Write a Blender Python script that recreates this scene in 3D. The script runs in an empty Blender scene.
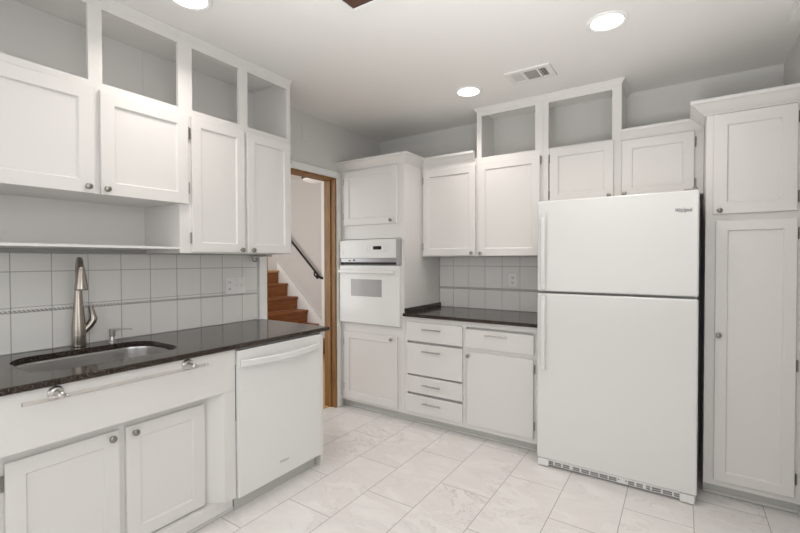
import bpy, bmesh, math, random
from mathutils import Vector, Matrix
random.seed(4)
S = bpy.context.scene
COL = S.collection

# ------------------------------------------------------------------ camera
cam_data = bpy.data.cameras.new('camera')
cam_data.sensor_width = 36.0
cam_data.lens = 423.12 * 36.0 / 800.0
cam_data.clip_start = 0.05
cam = bpy.data.objects.new('camera', cam_data)
COL.objects.link(cam)
yaw, pitch, roll = math.radians(33.6617), math.radians(-0.904), math.radians(-0.115)
fw = Vector((-math.sin(yaw)*math.cos(pitch), math.cos(yaw)*math.cos(pitch), math.sin(pitch)))
rt = Vector((math.cos(yaw), math.sin(yaw), 0))
up = rt.cross(fw)
r2 = rt*math.cos(roll) + up*math.sin(roll)
u2 = -rt*math.sin(roll) + up*math.cos(roll)
M = Matrix((r2, u2, -fw)).transposed().to_4x4()
M.translation = Vector((2.579, 0.425, 1.355))
cam.matrix_world = M
S.camera = cam

# ------------------------------------------------------------------ world, lights, exposure
world = bpy.data.worlds.new('daylight')
S.world = world
world.use_nodes = True
wb = world.node_tree.nodes['Background']
wb.inputs['Color'].default_value = (0.985, 0.995, 1.0, 1)
wb.inputs['Strength'].default_value = 0.85

def area(name, loc, target, sx, sy, power, color):
    d = bpy.data.lights.new(name, 'AREA')
    d.shape = 'RECTANGLE'; d.size = sx; d.size_y = sy; d.energy = power; d.color = color
    o = bpy.data.objects.new(name, d); COL.objects.link(o)
    o.location = loc
    o.rotation_euler = (Vector(target)-Vector(loc)).to_track_quat('-Z', 'Z').to_euler()
    return o
area('front_fill', (1.55, -1.17, 1.50), (1.55, 3.0, 0.7), 2.6, 1.7, 17, (1.0, 0.995, 0.985))  # added fill lamp at the unseen front opening, behind the camera
area('side_fill', (3.10, 0.45, 1.45), (0, 1.6, 0.45), 1.7, 1.1, 15, (0.98, 1.0, 1.0))  # fill lamp added in the right wall opening, out of view
area('ceiling_fill', (2.1, -0.4, 0.7), (2.2, 1.2, 2.58), 0.6, 0.6, 19, (1.0, 0.985, 0.97)).data.spread = math.radians(70)  # unseen lamp added behind the camera to brighten the ceiling
area('hall_fill', (-2.2, 2.0, 1.6), (-2.2, 5.0, 1.3), 2.6, 1.8, 34, (1.0, 0.98, 0.95))  # added area lamp that fills the stair hall, no visible source

S.view_settings.view_transform = 'Standard'
S.view_settings.look = 'None'
S.view_settings.exposure = -0.03
S.view_settings.gamma = 1.0
S.view_settings.use_curve_mapping = False
LAMP_POWER = 3.3

# ------------------------------------------------------------------ materials
def new_mat(name):
    m = bpy.data.materials.new(name); m.use_nodes = True
    nt = m.node_tree
    return m, nt, nt.nodes['Principled BSDF']

def plain(name, col, rough=0.4, metal=0.0, bump=0.0, scale=60.0, coat=0.0, var=0.0):
    m, nt, b = new_mat(name)
    b.inputs['Base Color'].default_value = (*col, 1)
    b.inputs['Roughness'].default_value = rough
    b.inputs['Metallic'].default_value = metal
    b.inputs['Coat Weight'].default_value = coat
    if bump or var:
        tc = nt.nodes.new('ShaderNodeTexCoord')
        n = nt.nodes.new('ShaderNodeTexNoise'); n.inputs['Scale'].default_value = scale
        n.inputs['Detail'].default_value = 4
        nt.links.new(tc.outputs['Object'], n.inputs['Vector'])
        if bump:
            bp = nt.nodes.new('ShaderNodeBump'); bp.inputs['Strength'].default_value = bump
            bp.inputs['Distance'].default_value = 0.002
            nt.links.new(n.outputs['Fac'], bp.inputs['Height'])
            nt.links.new(bp.outputs['Normal'], b.inputs['Normal'])
        if var:
            r = nt.nodes.new('ShaderNodeValToRGB')
            r.color_ramp.elements[0].color = (*[c*(1-var) for c in col], 1)
            r.color_ramp.elements[1].color = (*[min(1, c*(1+var)) for c in col], 1)
            r.color_ramp.elements[0].position = 0.3; r.color_ramp.elements[1].position = 0.7
            nt.links.new(n.outputs['Fac'], r.inputs['Fac'])
            nt.links.new(r.outputs['Color'], b.inputs['Base Color'])
    return m

def emit(name, col, s):
    m, nt, b = new_mat(name)
    b.inputs['Base Color'].default_value = (*col, 1)
    b.inputs['Emission Color'].default_value = (*col, 1)
    b.inputs['Emission Strength'].default_value = s
    return m

def granite_mat():
    m, nt, b = new_mat('black_granite')
    tc = nt.nodes.new('ShaderNodeTexCoord')
    v = nt.nodes.new('ShaderNodeTexVoronoi'); v.inputs['Scale'].default_value = 380
    nt.links.new(tc.outputs['Object'], v.inputs['Vector'])
    sep = nt.nodes.new('ShaderNodeSeparateColor')
    nt.links.new(v.outputs['Color'], sep.inputs['Color'])
    r = nt.nodes.new('ShaderNodeValToRGB'); r.color_ramp.interpolation = 'CONSTANT'
    e = r.color_ramp.elements
    e[0].position = 0.0; e[0].color = (0.010, 0.008, 0.008, 1)
    e[1].position = 0.50; e[1].color = (0.030, 0.020, 0.016, 1)
    for p, c in ((0.74, (0.060, 0.042, 0.034, 1)), (0.91, (0.12, 0.095, 0.082, 1)), (0.975, (0.24, 0.22, 0.20, 1))):
        x = e.new(p); x.color = c
    nt.links.new(sep.outputs['Red'], r.inputs['Fac'])
    nt.links.new(r.outputs['Color'], b.inputs['Base Color'])
    b.inputs['Roughness'].default_value = 0.13
    b.inputs['IOR'].default_value = 1.5
    b.inputs['Specular Tint'].default_value = (1.0, 0.90, 0.80, 1)
    return m

def floor_mat():
    m, nt, b = new_mat('marble_floor_tile')
    N = nt.nodes.new; L = nt.links.new
    tc = N('ShaderNodeTexCoord')
    sp = N('ShaderNodeSeparateXYZ'); L(tc.outputs['Object'], sp.inputs[0])
    au = N('ShaderNodeMath'); au.operation = 'ADD'; au.inputs[1].default_value = -2.055+0.315+6.3
    L(sp.outputs['Y'], au.inputs[0])
    av = N('ShaderNodeMath'); av.operation = 'ADD'; av.inputs[1].default_value = -0.732+3.18
    L(sp.outputs['X'], av.inputs[0])
    cb = N('ShaderNodeCombineXYZ'); L(au.outputs[0], cb.inputs['X']); L(av.outputs[0], cb.inputs['Y'])
    br = N('ShaderNodeTexBrick')
    br.offset = 0.5; br.offset_frequency = 2; br.squash = 1.0
    br.inputs['Scale'].default_value = 1.0
    br.inputs['Brick Width'].default_value = 0.63
    br.inputs['Row Height'].default_value = 0.318
    br.inputs['Mortar Size'].default_value = 0.0016
    br.inputs['Mortar Smooth'].default_value = 0.0
    br.inputs['Color1'].default_value = (0.0, 0.0, 0.0, 1)
    br.inputs['Color2'].default_value = (1, 1, 1, 1)
    L(cb.outputs[0], br.inputs['Vector'])
    # per tile offset of the veining
    sc = N('ShaderNodeVectorMath'); sc.operation = 'MULTIPLY'; sc.inputs[1].default_value = (7.3, 5.1, 3.0)
    L(br.outputs['Color'], sc.inputs[0])
    ad = N('ShaderNodeVectorMath'); ad.operation = 'ADD'
    L(tc.outputs['Object'], ad.inputs[0]); L(sc.outputs[0], ad.inputs[1])
    mp = N('ShaderNodeMapping'); mp.inputs['Rotation'].default_value = (0, 0, 0.6); mp.inputs['Scale'].default_value = (1.0, 2.2, 1)
    L(ad.outputs[0], mp.inputs['Vector'])
    n1 = N('ShaderNodeTexNoise'); n1.inputs['Scale'].default_value = 3.2; n1.inputs['Detail'].default_value = 8
    n1.inputs['Roughness'].default_value = 0.62; n1.inputs['Distortion'].default_value = 1.3
    L(mp.outputs[0], n1.inputs['Vector'])
    # thin veins where the noise crosses 0.5
    s1 = N('ShaderNodeMath'); s1.operation = 'SUBTRACT'; s1.inputs[1].default_value = 0.5; L(n1.outputs['Fac'], s1.inputs[0])
    ab = N('ShaderNodeMath'); ab.operation = 'ABSOLUTE'; L(s1.outputs[0], ab.inputs[0])
    vr = N('ShaderNodeValToRGB'); vr.color_ramp.elements[0].position = 0.0; vr.color_ramp.elements[1].position = 0.016
    vr.color_ramp.elements[0].color = (1, 1, 1, 1); vr.color_ramp.elements[1].color = (0, 0, 0, 1)
    L(ab.outputs[0], vr.inputs['Fac'])
    n2 = N('ShaderNodeTexNoise'); n2.inputs['Scale'].default_value = 2.2; n2.inputs['Detail'].default_value = 3
    L(ad.outputs[0], n2.inputs['Vector'])
    mr = N('ShaderNodeMapRange'); mr.inputs['From Min'].default_value = 0.42; mr.inputs['From Max'].default_value = 0.68
    mr.inputs['To Max'].default_value = 0.5
    L(n2.outputs['Fac'], mr.inputs['Value'])
    mu = N('ShaderNodeMath'); mu.operation = 'MULTIPLY'; L(vr.outputs['Color'], mu.inputs[0]); L(mr.outputs[0], mu.inputs[1])
    cl = N('ShaderNodeValToRGB')
    cl.color_ramp.elements[0].position = 0.3; cl.color_ramp.elements[0].color = (0.745, 0.715, 0.70, 1)
    cl.color_ramp.elements[1].position = 0.7; cl.color_ramp.elements[1].color = (0.84, 0.82, 0.81, 1)
    L(n1.outputs['Fac'], cl.inputs['Fac'])
    mx = N('ShaderNodeMix'); mx.data_type = 'RGBA'
    L(mu.outputs[0], mx.inputs[0]); L(cl.outputs['Color'], mx.inputs[6]); mx.inputs[7].default_value = (0.33, 0.30, 0.29, 1)
    mg = N('ShaderNodeMix'); mg.data_type = 'RGBA'
    L(br.outputs['Fac'], mg.inputs[0]); L(mx.outputs[2], mg.inputs[6]); mg.inputs[7].default_value = (0.30, 0.28, 0.265, 1)
    L(mg.outputs[2], b.inputs['Base Color'])
    b.inputs['Roughness'].default_value = 0.32
    bp = N('ShaderNodeBump'); bp.invert = True; bp.inputs['Strength'].default_value = 0.4; bp.inputs['Distance'].default_value = 0.002
    L(br.outputs['Fac'], bp.inputs['Height']); L(bp.outputs['Normal'], b.inputs['Normal'])
    return m

def wood_mat(name, c0, c1, axis='Z', rough=0.35, scale=6.0):
    m, nt, b = new_mat(name)
    N = nt.nodes.new; L = nt.links.new
    tc = N('ShaderNodeTexCoord'); mp = N('ShaderNodeMapping')
    sc = [9, 9, 9]; sc['XYZ'.index(axis)] = 0.7
    mp.inputs['Scale'].default_value = sc
    L(tc.outputs['Object'], mp.inputs['Vector'])
    n = N('ShaderNodeTexNoise'); n.inputs['Scale'].default_value = scale; n.inputs['Detail'].default_value = 6; n.inputs['Distortion'].default_value = 0.8
    L(mp.outputs[0], n.inputs['Vector'])
    r = N('ShaderNodeValToRGB')
    r.color_ramp.elements[0].position = 0.32; r.color_ramp.elements[0].color = (*c0, 1)
    r.color_ramp.elements[1].position = 0.68; r.color_ramp.elements[1].color = (*c1, 1)
    L(n.outputs['Fac'], r.inputs['Fac']); L(r.outputs['Color'], b.inputs['Base Color'])
    b.inputs['Roughness'].default_value = rough
    return m

def steel_mat():
    m, nt, b = new_mat('brushed_steel')
    N = nt.nodes.new; L = nt.links.new
    tc = N('ShaderNodeTexCoord'); mp = N('ShaderNodeMapping'); mp.inputs['Scale'].default_value = (300, 4, 300)
    L(tc.outputs['Object'], mp.inputs['Vector'])
    n = N('ShaderNodeTexNoise'); n.inputs['Scale'].default_value = 1.0; n.inputs['Detail'].default_value = 2
    L(mp.outputs[0], n.inputs['Vector'])
    r = N('ShaderNodeMapRange'); r.inputs['To Min'].default_value = 0.22; r.inputs['To Max'].default_value = 0.38
    L(n.outputs['Fac'], r.inputs['Value']); L(r.outputs[0], b.inputs['Roughness'])
    b.inputs['Metallic'].default_value = 1; b.inputs['Base Color'].default_value = (0.62, 0.61, 0.60, 1)
    return m

def listello_mat():
    # pale border tile with a grey zigzag rope pattern
    m, nt, b = new_mat('patterned_border_tile')
    N = nt.nodes.new; L = nt.links.new
    tc = N('ShaderNodeTexCoord'); sp = N('ShaderNodeSeparateXYZ'); L(tc.outputs['Object'], sp.inputs[0])
    ay = N('ShaderNodeMath'); ay.operation = 'ADD'; L(sp.outputs['X'], ay.inputs[0]); L(sp.outputs['Y'], ay.inputs[1])
    mz = N('ShaderNodeMath'); mz.operation = 'MULTIPLY_ADD'; mz.inputs[1].default_value = 1.0
    L(sp.outputs['Z'], mz.inputs[0]); L(ay.outputs[0], mz.inputs[2])
    ms = N('ShaderNodeMath'); ms.operation = 'MULTIPLY'; ms.inputs[1].default_value = 2*math.pi/0.017
    L(mz.outputs[0], ms.inputs[0])
    sn = N('ShaderNodeMath'); sn.operation = 'SINE'; L(ms.outputs[0], sn.inputs[0])
    r = N('ShaderNodeValToRGB'); r.color_ramp.elements[0].position = 0.35; r.color_ramp.elements[1].position = 0.6
    r.color_ramp.elements[0].color = (0.36, 0.36, 0.36, 1); r.color_ramp.elements[1].color = (0.74, 0.74, 0.72, 1)
    L(sn.outputs[0], r.inputs['Fac'])
    lt = N('ShaderNodeMath'); lt.operation = 'LESS_THAN'; lt.inputs[1].default_value = 0.2035
    L(sp.outputs['Z'], lt.inputs[0])
    mx = N('ShaderNodeMix'); mx.data_type = 'RGBA'; mx.inputs[6].default_value = (0.75, 0.745, 0.725, 1)
    L(lt.outputs[0], mx.inputs[0]); L(r.outputs['Color'], mx.inputs[7]); L(mx.outputs[2], b.inputs['Base Color'])
    b.inputs['Roughness'].default_value = 0.3
    return m

PAINT = plain('white_cabinet_paint', (0.735, 0.718, 0.702), 0.38, bump=0.04, scale=45)
WALL = plain('pale_grey_wall_paint', (0.67, 0.665, 0.645), 0.75, bump=0.1, scale=180)
CEIL = plain('white_ceiling_paint', (0.84, 0.83, 0.81), 0.85, bump=0.08, scale=160)
TRIM = plain('white_trim_paint', (0.83, 0.83, 0.82), 0.35)
APPL = plain('white_enamel', (0.765, 0.765, 0.755), 0.22, coat=0.3, bump=0.02, scale=400)
APPL2 = plain('white_plastic', (0.80, 0.80, 0.79), 0.35)
GREYP = plain('grey_plastic', (0.42, 0.42, 0.42), 0.4)
GLASSW = plain('grey_oven_glass', (0.38, 0.38, 0.385), 0.12)
DARK = plain('black_rubber', (0.012, 0.012, 0.012), 0.6)
TOEK = plain('grey_toe_kick', (0.55, 0.55, 0.53), 0.55)
NICK = plain('brushed_nickel', (0.60, 0.585, 0.56), 0.3, metal=1.0)
DNICK = plain('dark_nickel', (0.30, 0.285, 0.26), 0.32, metal=1.0)
FAUC = plain('stainless_faucet_metal', (0.36, 0.32, 0.285), 0.24, metal=1.0)
STEEL = steel_mat()
GRAN = granite_mat()
TILE = plain('glazed_white_tile', (0.77, 0.765, 0.745), 0.07, coat=0.4, bump=0.02, scale=25)
GROUT = plain('grey_grout', (0.40, 0.40, 0.385), 0.85)
BORDER = listello_mat()
FLOOR = floor_mat()
WOODJ = wood_mat('stained_pine_jamb', (0.16, 0.075, 0.016), (0.30, 0.155, 0.045), 'Z', 0.5)
WOODS = wood_mat('orange_oak_stair', (0.20, 0.060, 0.010), (0.34, 0.115, 0.022), 'Y', 0.5)
WOODF = wood_mat('honey_oak_floor', (0.48, 0.26, 0.09), (0.66, 0.40, 0.16), 'X', 0.3)
HATCHW = wood_mat('dark_walnut', (0.05, 0.018, 0.010), (0.10, 0.04, 0.022), 'X')
BLACKM = plain('black_iron', (0.008, 0.008, 0.008), 0.6)
LAMP = emit('lamp_glow', (1.0, 0.95, 0.88), 4.0)
HALLGLOW = emit('hall_lamp_glow', (0.8, 0.78, 0.75), 0.25)
INK = plain('grey_ink', (0.10, 0.10, 0.11), 0.4)
INKL = plain('pale_grey_ink', (0.42, 0.42, 0.42), 0.4)
SCREEN = plain('dark_display', (0.015, 0.016, 0.02), 0.1)
CLEAR, _nt, _b = new_mat('clear_acrylic')
_b.inputs['Transmission Weight'].default_value = 0.9
_b.inputs['Base Color'].default_value = (0.80, 0.77, 0.74, 1)
_b.inputs['Roughness'].default_value = 0.06
_b.inputs['IOR'].default_value = 1.46
PVENT = plain('vent_white', (0.78, 0.77, 0.75), 0.5)
VDARK = plain('vent_shadow_grey', (0.06, 0.058, 0.055), 0.8)

# ------------------------------------------------------------------ mesh helpers
class MB:
    """collects shapes; build() links them as one mesh object"""
    def __init__(self): self.bm = bmesh.new(); self.mi = 0
    def box(self, x0, x1, y0, y1, z0, z1, bev=0.0, seg=2):
        t = bmesh.new()
        if x0 > x1: x0, x1 = x1, x0
        if y0 > y1: y0, y1 = y1, y0
        if z0 > z1: z0, z1 = z1, z0
        bmesh.ops.create_cube(t, size=1.0)
        for v in t.verts:
            v.co = Vector((x0+(v.co.x+.5)*(x1-x0), y0+(v.co.y+.5)*(y1-y0), z0+(v.co.z+.5)*(z1-z0)))
        if bev:
            b = min(bev, 0.45*min(x1-x0, y1-y0, z1-z0))
            bmesh.ops.bevel(t, geom=list(t.edges), offset=b, segments=seg, profile=0.5, affect='EDGES')
        self._merge(t); return self
    def _merge(self, t):
        for f in t.faces: f.material_index = self.mi
        me = bpy.data.meshes.new('tmp'); t.to_mesh(me); t.free()
        self.bm.from_mesh(me); bpy.data.meshes.remove(me)
    def grid(self, rings, closed=True, caps=True):
        """rings: list of equal-length point loops"""
        t = bmesh.new()
        vs = [[t.verts.new(p) for p in r] for r in rings]
        n = len(rings[0])
        for a, b in zip(vs, vs[1:]):
            for i in range(n if closed else n-1):
                j = (i+1) % n
                try: t.faces.new((a[i], a[j], b[j], b[i]))
                except ValueError: pass
        if caps:
            for r in (vs[0], vs[-1]):
                try: t.faces.new(r)
                except ValueError: pass
        bmesh.ops.remove_doubles(t, verts=t.verts, dist=1e-6)
        self._merge(t); return self
    def tube(self, pts, rad, n=16, caps=True, squash=None):
        pts = [Vector(p) for p in pts]
        if not isinstance(rad, (list, tuple)): rad = [rad]*len(pts)
        rings = []; ref = None
        for i, p in enumerate(pts):
            d = (pts[min(i+1, len(pts)-1)]-pts[max(i-1, 0)]).normalized()
            if ref is None:
                ref = Vector((0, 0, 1)) if abs(d.z) < .9 else Vector((1, 0, 0))
            a = (ref - d*ref.dot(d)).normalized(); b = d.cross(a); ref = a
            rings.append([p + (a*math.cos(2*math.pi*k/n)+b*math.sin(2*math.pi*k/n))*rad[i] for k in range(n)])
        return self.grid(rings, True, caps)
    def lathe(self, base, axis, prof, n=20):
        """prof: list of (distance along axis, radius)"""
        ax = Vector(axis).normalized(); base = Vector(base)
        ref = Vector((0, 0, 1)) if abs(ax.z) < .9 else Vector((1, 0, 0))
        a = (ref-ax*ref.dot(ax)).normalized(); b = ax.cross(a)
        rings = [[base+ax*d+(a*math.cos(2*math.pi*k/n)+b*math.sin(2*math.pi*k/n))*max(r, 1e-4) for k in range(n)] for d, r in prof]
        return self.grid(rings, True, True)
    def prism(self, outline, z0, z1):
        t = bmesh.new()
        lo = [t.verts.new((x, y, z0)) for x, y in outline]; hi = [t.verts.new((x, y, z1)) for x, y in outline]
        n = len(lo)
        for i in range(n): t.faces.new((lo[i], lo[(i+1) % n], hi[(i+1) % n], hi[i]))
        t.faces.new(lo[::-1]); t.faces.new(hi)
        self._merge(t); return self
    def build(self, name, mats, parent=None, smooth=True, kind=None):
        bmesh.ops.recalc_face_normals(self.bm, faces=self.bm.faces)
        me = bpy.data.meshes.new(name)
        if parent is not None:
            off = root_loc(parent)
            bmesh.ops.translate(self.bm, verts=self.bm.verts, vec=-off)
        self.bm.to_mesh(me); self.bm.free()
        if not isinstance(mats, (list, tuple)): mats = [mats]
        for m in mats: me.materials.append(m)
        if smooth:
            for p in me.polygons: p.use_smooth = True
            me.set_sharp_from_angle(angle=math.radians(32))
        o = bpy.data.objects.new(name, me); COL.objects.link(o)
        if smooth:
            w = o.modifiers.new('weighted_normals', 'WEIGHTED_NORMAL'); w.weight = 100; w.keep_sharp = True
        if parent is not None: o.parent = parent
        if kind: o['kind'] = kind
        return o

def root_loc(o):
    v = Vector((0, 0, 0))
    while o is not None:
        v += o.location; o = o.parent
    return v

def thing(name, label, cat, loc, group=None):
    o = bpy.data.objects.new(name, None); COL.objects.link(o)
    o.empty_display_size = 0.05
    o.location = loc; o['label'] = label; o['category'] = cat
    if group: o['group'] = group
    return o
def tag(o, label, cat, group=None):
    o['label'] = label; o['category'] = cat
    if group: o['group'] = group
    # move origin to the mesh's base
    if o.type == 'MESH':
        vs = [v.co for v in o.data.vertices]
        c = Vector(((min(v.x for v in vs)+max(v.x for v in vs))/2, (min(v.y for v in vs)+max(v.y for v in vs))/2, min(v.z for v in vs)))
        o.data.transform(Matrix.Translation(-c)); o.location = c
    return o
def struct(name, mb, mat, **k):
    o = mb.build(name, mat, None, **k); o['kind'] = 'structure'; return o

def dup(root, loc, label, group=None):
    r = root.copy(); COL.objects.link(r); r.location = loc; r['label'] = label
    if group: r['group'] = group
    for ch in list(root.children):
        c = ch.copy(); COL.objects.link(c); c.parent = r
        for g in list(ch.children):
            d = g.copy(); COL.objects.link(d); d.parent = c
    return r

# facing: 'L' = left run, faces +X, u runs along Y ; 'B' = back run, faces -Y, u runs along X
def P(face, plane, u, d, w):
    return Vector((plane+d, u, w)) if face == 'L' else Vector((u, plane-d, w))
def fbox(mb, face, plane, u0, u1, d0, d1, w0, w1, bev=0.0, seg=2):
    a = P(face, plane, u0, d0, w0); b = P(face, plane, u1, d1, w1)
    return mb.box(a.x, b.x, a.y, b.y, a.z, b.z, bev, seg)
AX = {'L': Vector((1, 0, 0)), 'B': Vector((0, -1, 0))}

def slab_door(mb, face, plane, u0, u1, w0, w1, th=0.019, stile=0.058, rec=0.009, flat=False, bev=0.003):
    """overlay door: bevelled outer edge, frame and recessed flat panel"""
    if flat:
        fbox(mb, face, plane, u0, u1, 0.001, th, w0, w1, 0.004); return
    def ring(i, d): return [P(face, plane, u0+i, d, w0+i), P(face, plane, u1-i, d, w0+i), P(face, plane, u1-i, d, w1-i), P(face, plane, u0+i, d, w1-i)]
    rings = [ring(0, 0.001), ring(0, th-bev), ring(bev*.4, th-bev*.35), ring(bev, th), ring(stile, th), ring(stile+0.006, th-rec)]
    mb.grid(rings, True, True)

def knob(parent, face, plane, u, w, mat=None, r=0.0145):
    return MB().lathe(P(face, plane, u, 0.0, w), AX[face],
        [(0, .008), (.002, .008), (.004, .0055), (.011, .0048), (.014, r*.85), (.018, r), (.023, r*.95), (.026, r*.6), (.027, .0)], 20
        ).build('knob', mat or DNICK, parent)
def hinge(parent, face, plane, u, w, h=0.05):
    mb = MB()
    mb.tube([P(face, plane, u, .010, w-h/2), P(face, plane, u, .010, w+h/2)], .0042, 10)
    for s in (-1, 1): mb.lathe(P(face, plane, u, .010, w+s*h/2), (0, 0, s), [(0, .0042), (.002, .005), (.006, .002), (.007, 0)], 10)
    return mb.build('hinge', DNICK, parent)
def bar_pull(parent, face, plane, uc, w, half=0.08, mat=None):
    mb = MB()
    mb.tube([P(face, plane, uc-half, .026, w), P(face, plane, uc+half, .026, w)], .0055, 12)
    for s in (-.68, .68):
        mb.tube([P(face, plane, uc+s*half, 0, w), P(face, plane, uc+s*half, .026, w)], .0045, 10)
    return mb.build('pull_handle', mat or NICK, parent)
def door(parent, face, plane, u0, u1, w0, w1, kn=None, hg=None, hw=(), flat=False, label=None, name='door', stile=0.058):
    mb = MB(); slab_door(mb, face, plane, u0, u1, w0, w1, flat=flat, stile=stile)
    d = mb.build(name, PAINT, parent)
    if kn: knob(d, face, P(face, plane, 0, .019, 0).x if face == 'L' else P(face, plane, 0, .019, 0).y, *kn)
    if hg is not None:
        for w in hw: hinge(d, face, plane, hg, w)
    return d

CROWN = [(0, 0), (.006, 0), (.010, .010), (.016, .014), (.028, .030), (.040, .050), (.046, .056), (.050, .058), (.050, .076), (0, .076)]
def crown(path, z, prof=CROWN, k=1.0, kx=None, before=None, after=None):
    """mitred moulding; the path runs so that the moulding's outside is on its right"""
    pts = [Vector((x, y)) for x, y in path]
    nrm = []
    for a, b in zip(pts, pts[1:]):
        d = (b-a).normalized(); nrm.append(Vector((d.y, -d.x)))
    kx = kx or k
    rings = []
    for i, p in enumerate(pts):
        if i == 0 and before: m = Vector(before)
        elif i == len(pts)-1 and after: m = Vector(after)
        elif i == 0: m = nrm[0]
        elif i == len(pts)-1: m = nrm[-1]
        else:
            m = nrm[i-1]+nrm[i]; m = m/ (1+nrm[i-1].dot(nrm[i]))
        rings.append([(p.x+m.x*o*kx, p.y+m.y*o*kx, z+h*k) for o, h in prof])
    return MB().grid(rings, True, True)

def text_mesh(name, body, size, mat, parent, origin, right, upv, align='LEFT', shear=0.0, bold=0.0, xs=1.0):
    cu = bpy.data.curves.new(name, 'FONT'); cu.body = body; cu.size = size; cu.extrude = 0.0003; cu.align_x = align; cu.shear = shear
    cu.offset = bold
    o = bpy.data.objects.new('tmp_text', cu); COL.objects.link(o)
    dg = bpy.context.evaluated_depsgraph_get()
    me = bpy.data.meshes.new_from_object(o.evaluated_get(dg))
    bpy.data.objects.remove(o); bpy.data.curves.remove(cu)
    R = Vector(right); U = Vector(upv); W = R.cross(U)
    me.transform(Matrix.Diagonal((xs, 1, 1, 1)))
    m4 = Matrix((R, U, W)).transposed().to_4x4(); m4.translation = Vector(origin)-root_loc(parent)
    me.transform(m4); me.name = name
    me.materials.clear(); me.materials.append(mat)
    t = bpy.data.objects.new(name, me); COL.objects.link(t); t.parent = parent
    return t

def rrect(x0, x1, y0, y1, r, n=8):
    out = []
    for cx, cy, a0 in ((x1-r, y1-r, 0), (x0+r, y1-r, 90), (x0+r, y0+r, 180), (x1-r, y0+r, 270)):
        for k in range(n+1):
            a = math.radians(a0+90*k/n); out.append((cx+r*math.cos(a), cy+r*math.sin(a)))
    return out

# ------------------------------------------------------------------ setting
WX = -0.055        # left wall surface
BY = 3.995         # back wall surface
RX = 3.105         # right wall surface
FY = -1.2          # front wall (behind the camera)
CZ = 2.583
HT = 0.125         # thickness of the doorway wall
HY = 5.04          # far wall of the stair hall
DY0, DY1, DZ = 2.534, 3.323, 2.098

struct('floor', MB().box(WX-HT*0.5, RX+.1, FY-.1, BY+.1, -.06, 0.0), FLOOR, smooth=False)
struct('ceiling', MB().box(WX-.125, RX+.1, FY-.1, BY+.1, CZ, CZ+.06), CEIL, smooth=False)
mb = MB(); mb.box(WX-HT, WX, FY-.1, DY0, 0, CZ); mb.box(WX-HT, WX, DY1, BY+.1, 0, CZ); mb.box(WX-HT, WX, DY0, DY1, DZ, CZ)
struct('wall_left', mb, WALL, smooth=False)
struct('wall_back', MB().box(WX, RX+.1, BY, BY+.1, 0, CZ), WALL, smooth=False)
mb = MB(); RY0, RY1, RZ0, RZ1 = -.45, 1.35, .9, 2.15
mb.box(RX, RX+.1, FY-.1, RY0, 0, CZ); mb.box(RX, RX+.1, RY1, BY, 0, CZ); mb.box(RX, RX+.1, RY0, RY1, 0, RZ0); mb.box(RX, RX+.1, RY0, RY1, RZ1, CZ)
struct('wall_right', mb, WALL, smooth=False)
mb = MB()
for y in (RY0+.02, (RY0+RY1)/2, RY1-.02): mb.box(RX+.04, RX+.08, y-.02, y+.02, RZ0, RZ1)
for z in (RZ0+.02, RZ1-.02): mb.box(RX+.04, RX+.08, RY0, RY1, z-.02, z+.02)
struct('added_window_2', mb, TRIM, smooth=False)  # unseen window, added with its opening for the side fill lamp
mb = MB()
mb.box(WX, 0.25, FY-.1, FY, 0, CZ); mb.box(2.85, RX, FY-.1, FY, 0, CZ); mb.box(.25, 2.85, FY-.1, FY, 0, .65); mb.box(.25, 2.85, FY-.1, FY, 2.35, CZ)
struct('wall_front', mb, WALL, smooth=False)
mb = MB()
for x in (.27, 1.13, 1.97, 2.83): mb.box(x-.02, x+.02, FY-.08, FY-.03, .65, 2.35)
for z in (.67, 2.33): mb.box(.25, 2.85, FY-.08, FY-.03, z-.02, z+.02)
struct('added_window_1', mb, TRIM, smooth=False)  # window added behind the camera to let light into the room
# doorway casing (white) and stained timber lining
mb = MB(); CF = .020
mb.box(WX, WX+CF, DY1, 3.372, 0, DZ+.058, .003); mb.box(WX, WX+CF, DY0-.068, DY0, 0, DZ+.058, .003); mb.box(WX, WX+CF, DY0, DY1, DZ, DZ+.058, .003)
struct('trim_1', mb, TRIM)
mb = MB()
mb.box(WX-HT-.005, WX+.006, DY1-.016, DY1, 0, DZ-.016); mb.box(WX-HT-.005, WX+.006, DY0, DY0+.016, 0, DZ-.016); mb.box(WX-HT-.005, WX+.006, DY0, DY1, DZ-.016, DZ)
mb.box(WX-.085, WX-.045, DY1-.028, DY1-.016, 0, DZ-.017, .002)
o = struct('door_1', mb, WOODJ)
# crown of a boxed valance along the right wall, just reaching the frame
struct('trim_2', MB().box(3.018, RX, 1.6, 3.275, 2.53, CZ, .003), TRIM)

# stair hall beyond the doorway
HX = WX-HT
struct('floor_hall', MB().box(-4.4, HX+.062, 1.9, HY, -.06, -.001), WOODF, smooth=False)
struct('ceiling_hall', MB().box(-4.4, HX, 1.9, HY+.1, 2.62, 2.68), CEIL, smooth=False)
HW = plain('hall_wall_paint', (0.60, 0.575, 0.56), 0.8)
struct('wall_hall_far', MB().box(-4.4, HX, HY, HY+.1, 0, 2.62), HW, smooth=False)
struct('wall_hall_left', MB().box(-4.5, -4.4, 1.9, HY+.1, 0, 2.62), HW, smooth=False)
struct('wall_hall_right', MB().box(HX-.02, HX, BY+.1, HY, 0, 2.62), HW, smooth=False)
struct('trim_3', MB().box(-1.885, -1.81, HY-.022, HY, 0, 2.61, .004), TRIM)

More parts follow.
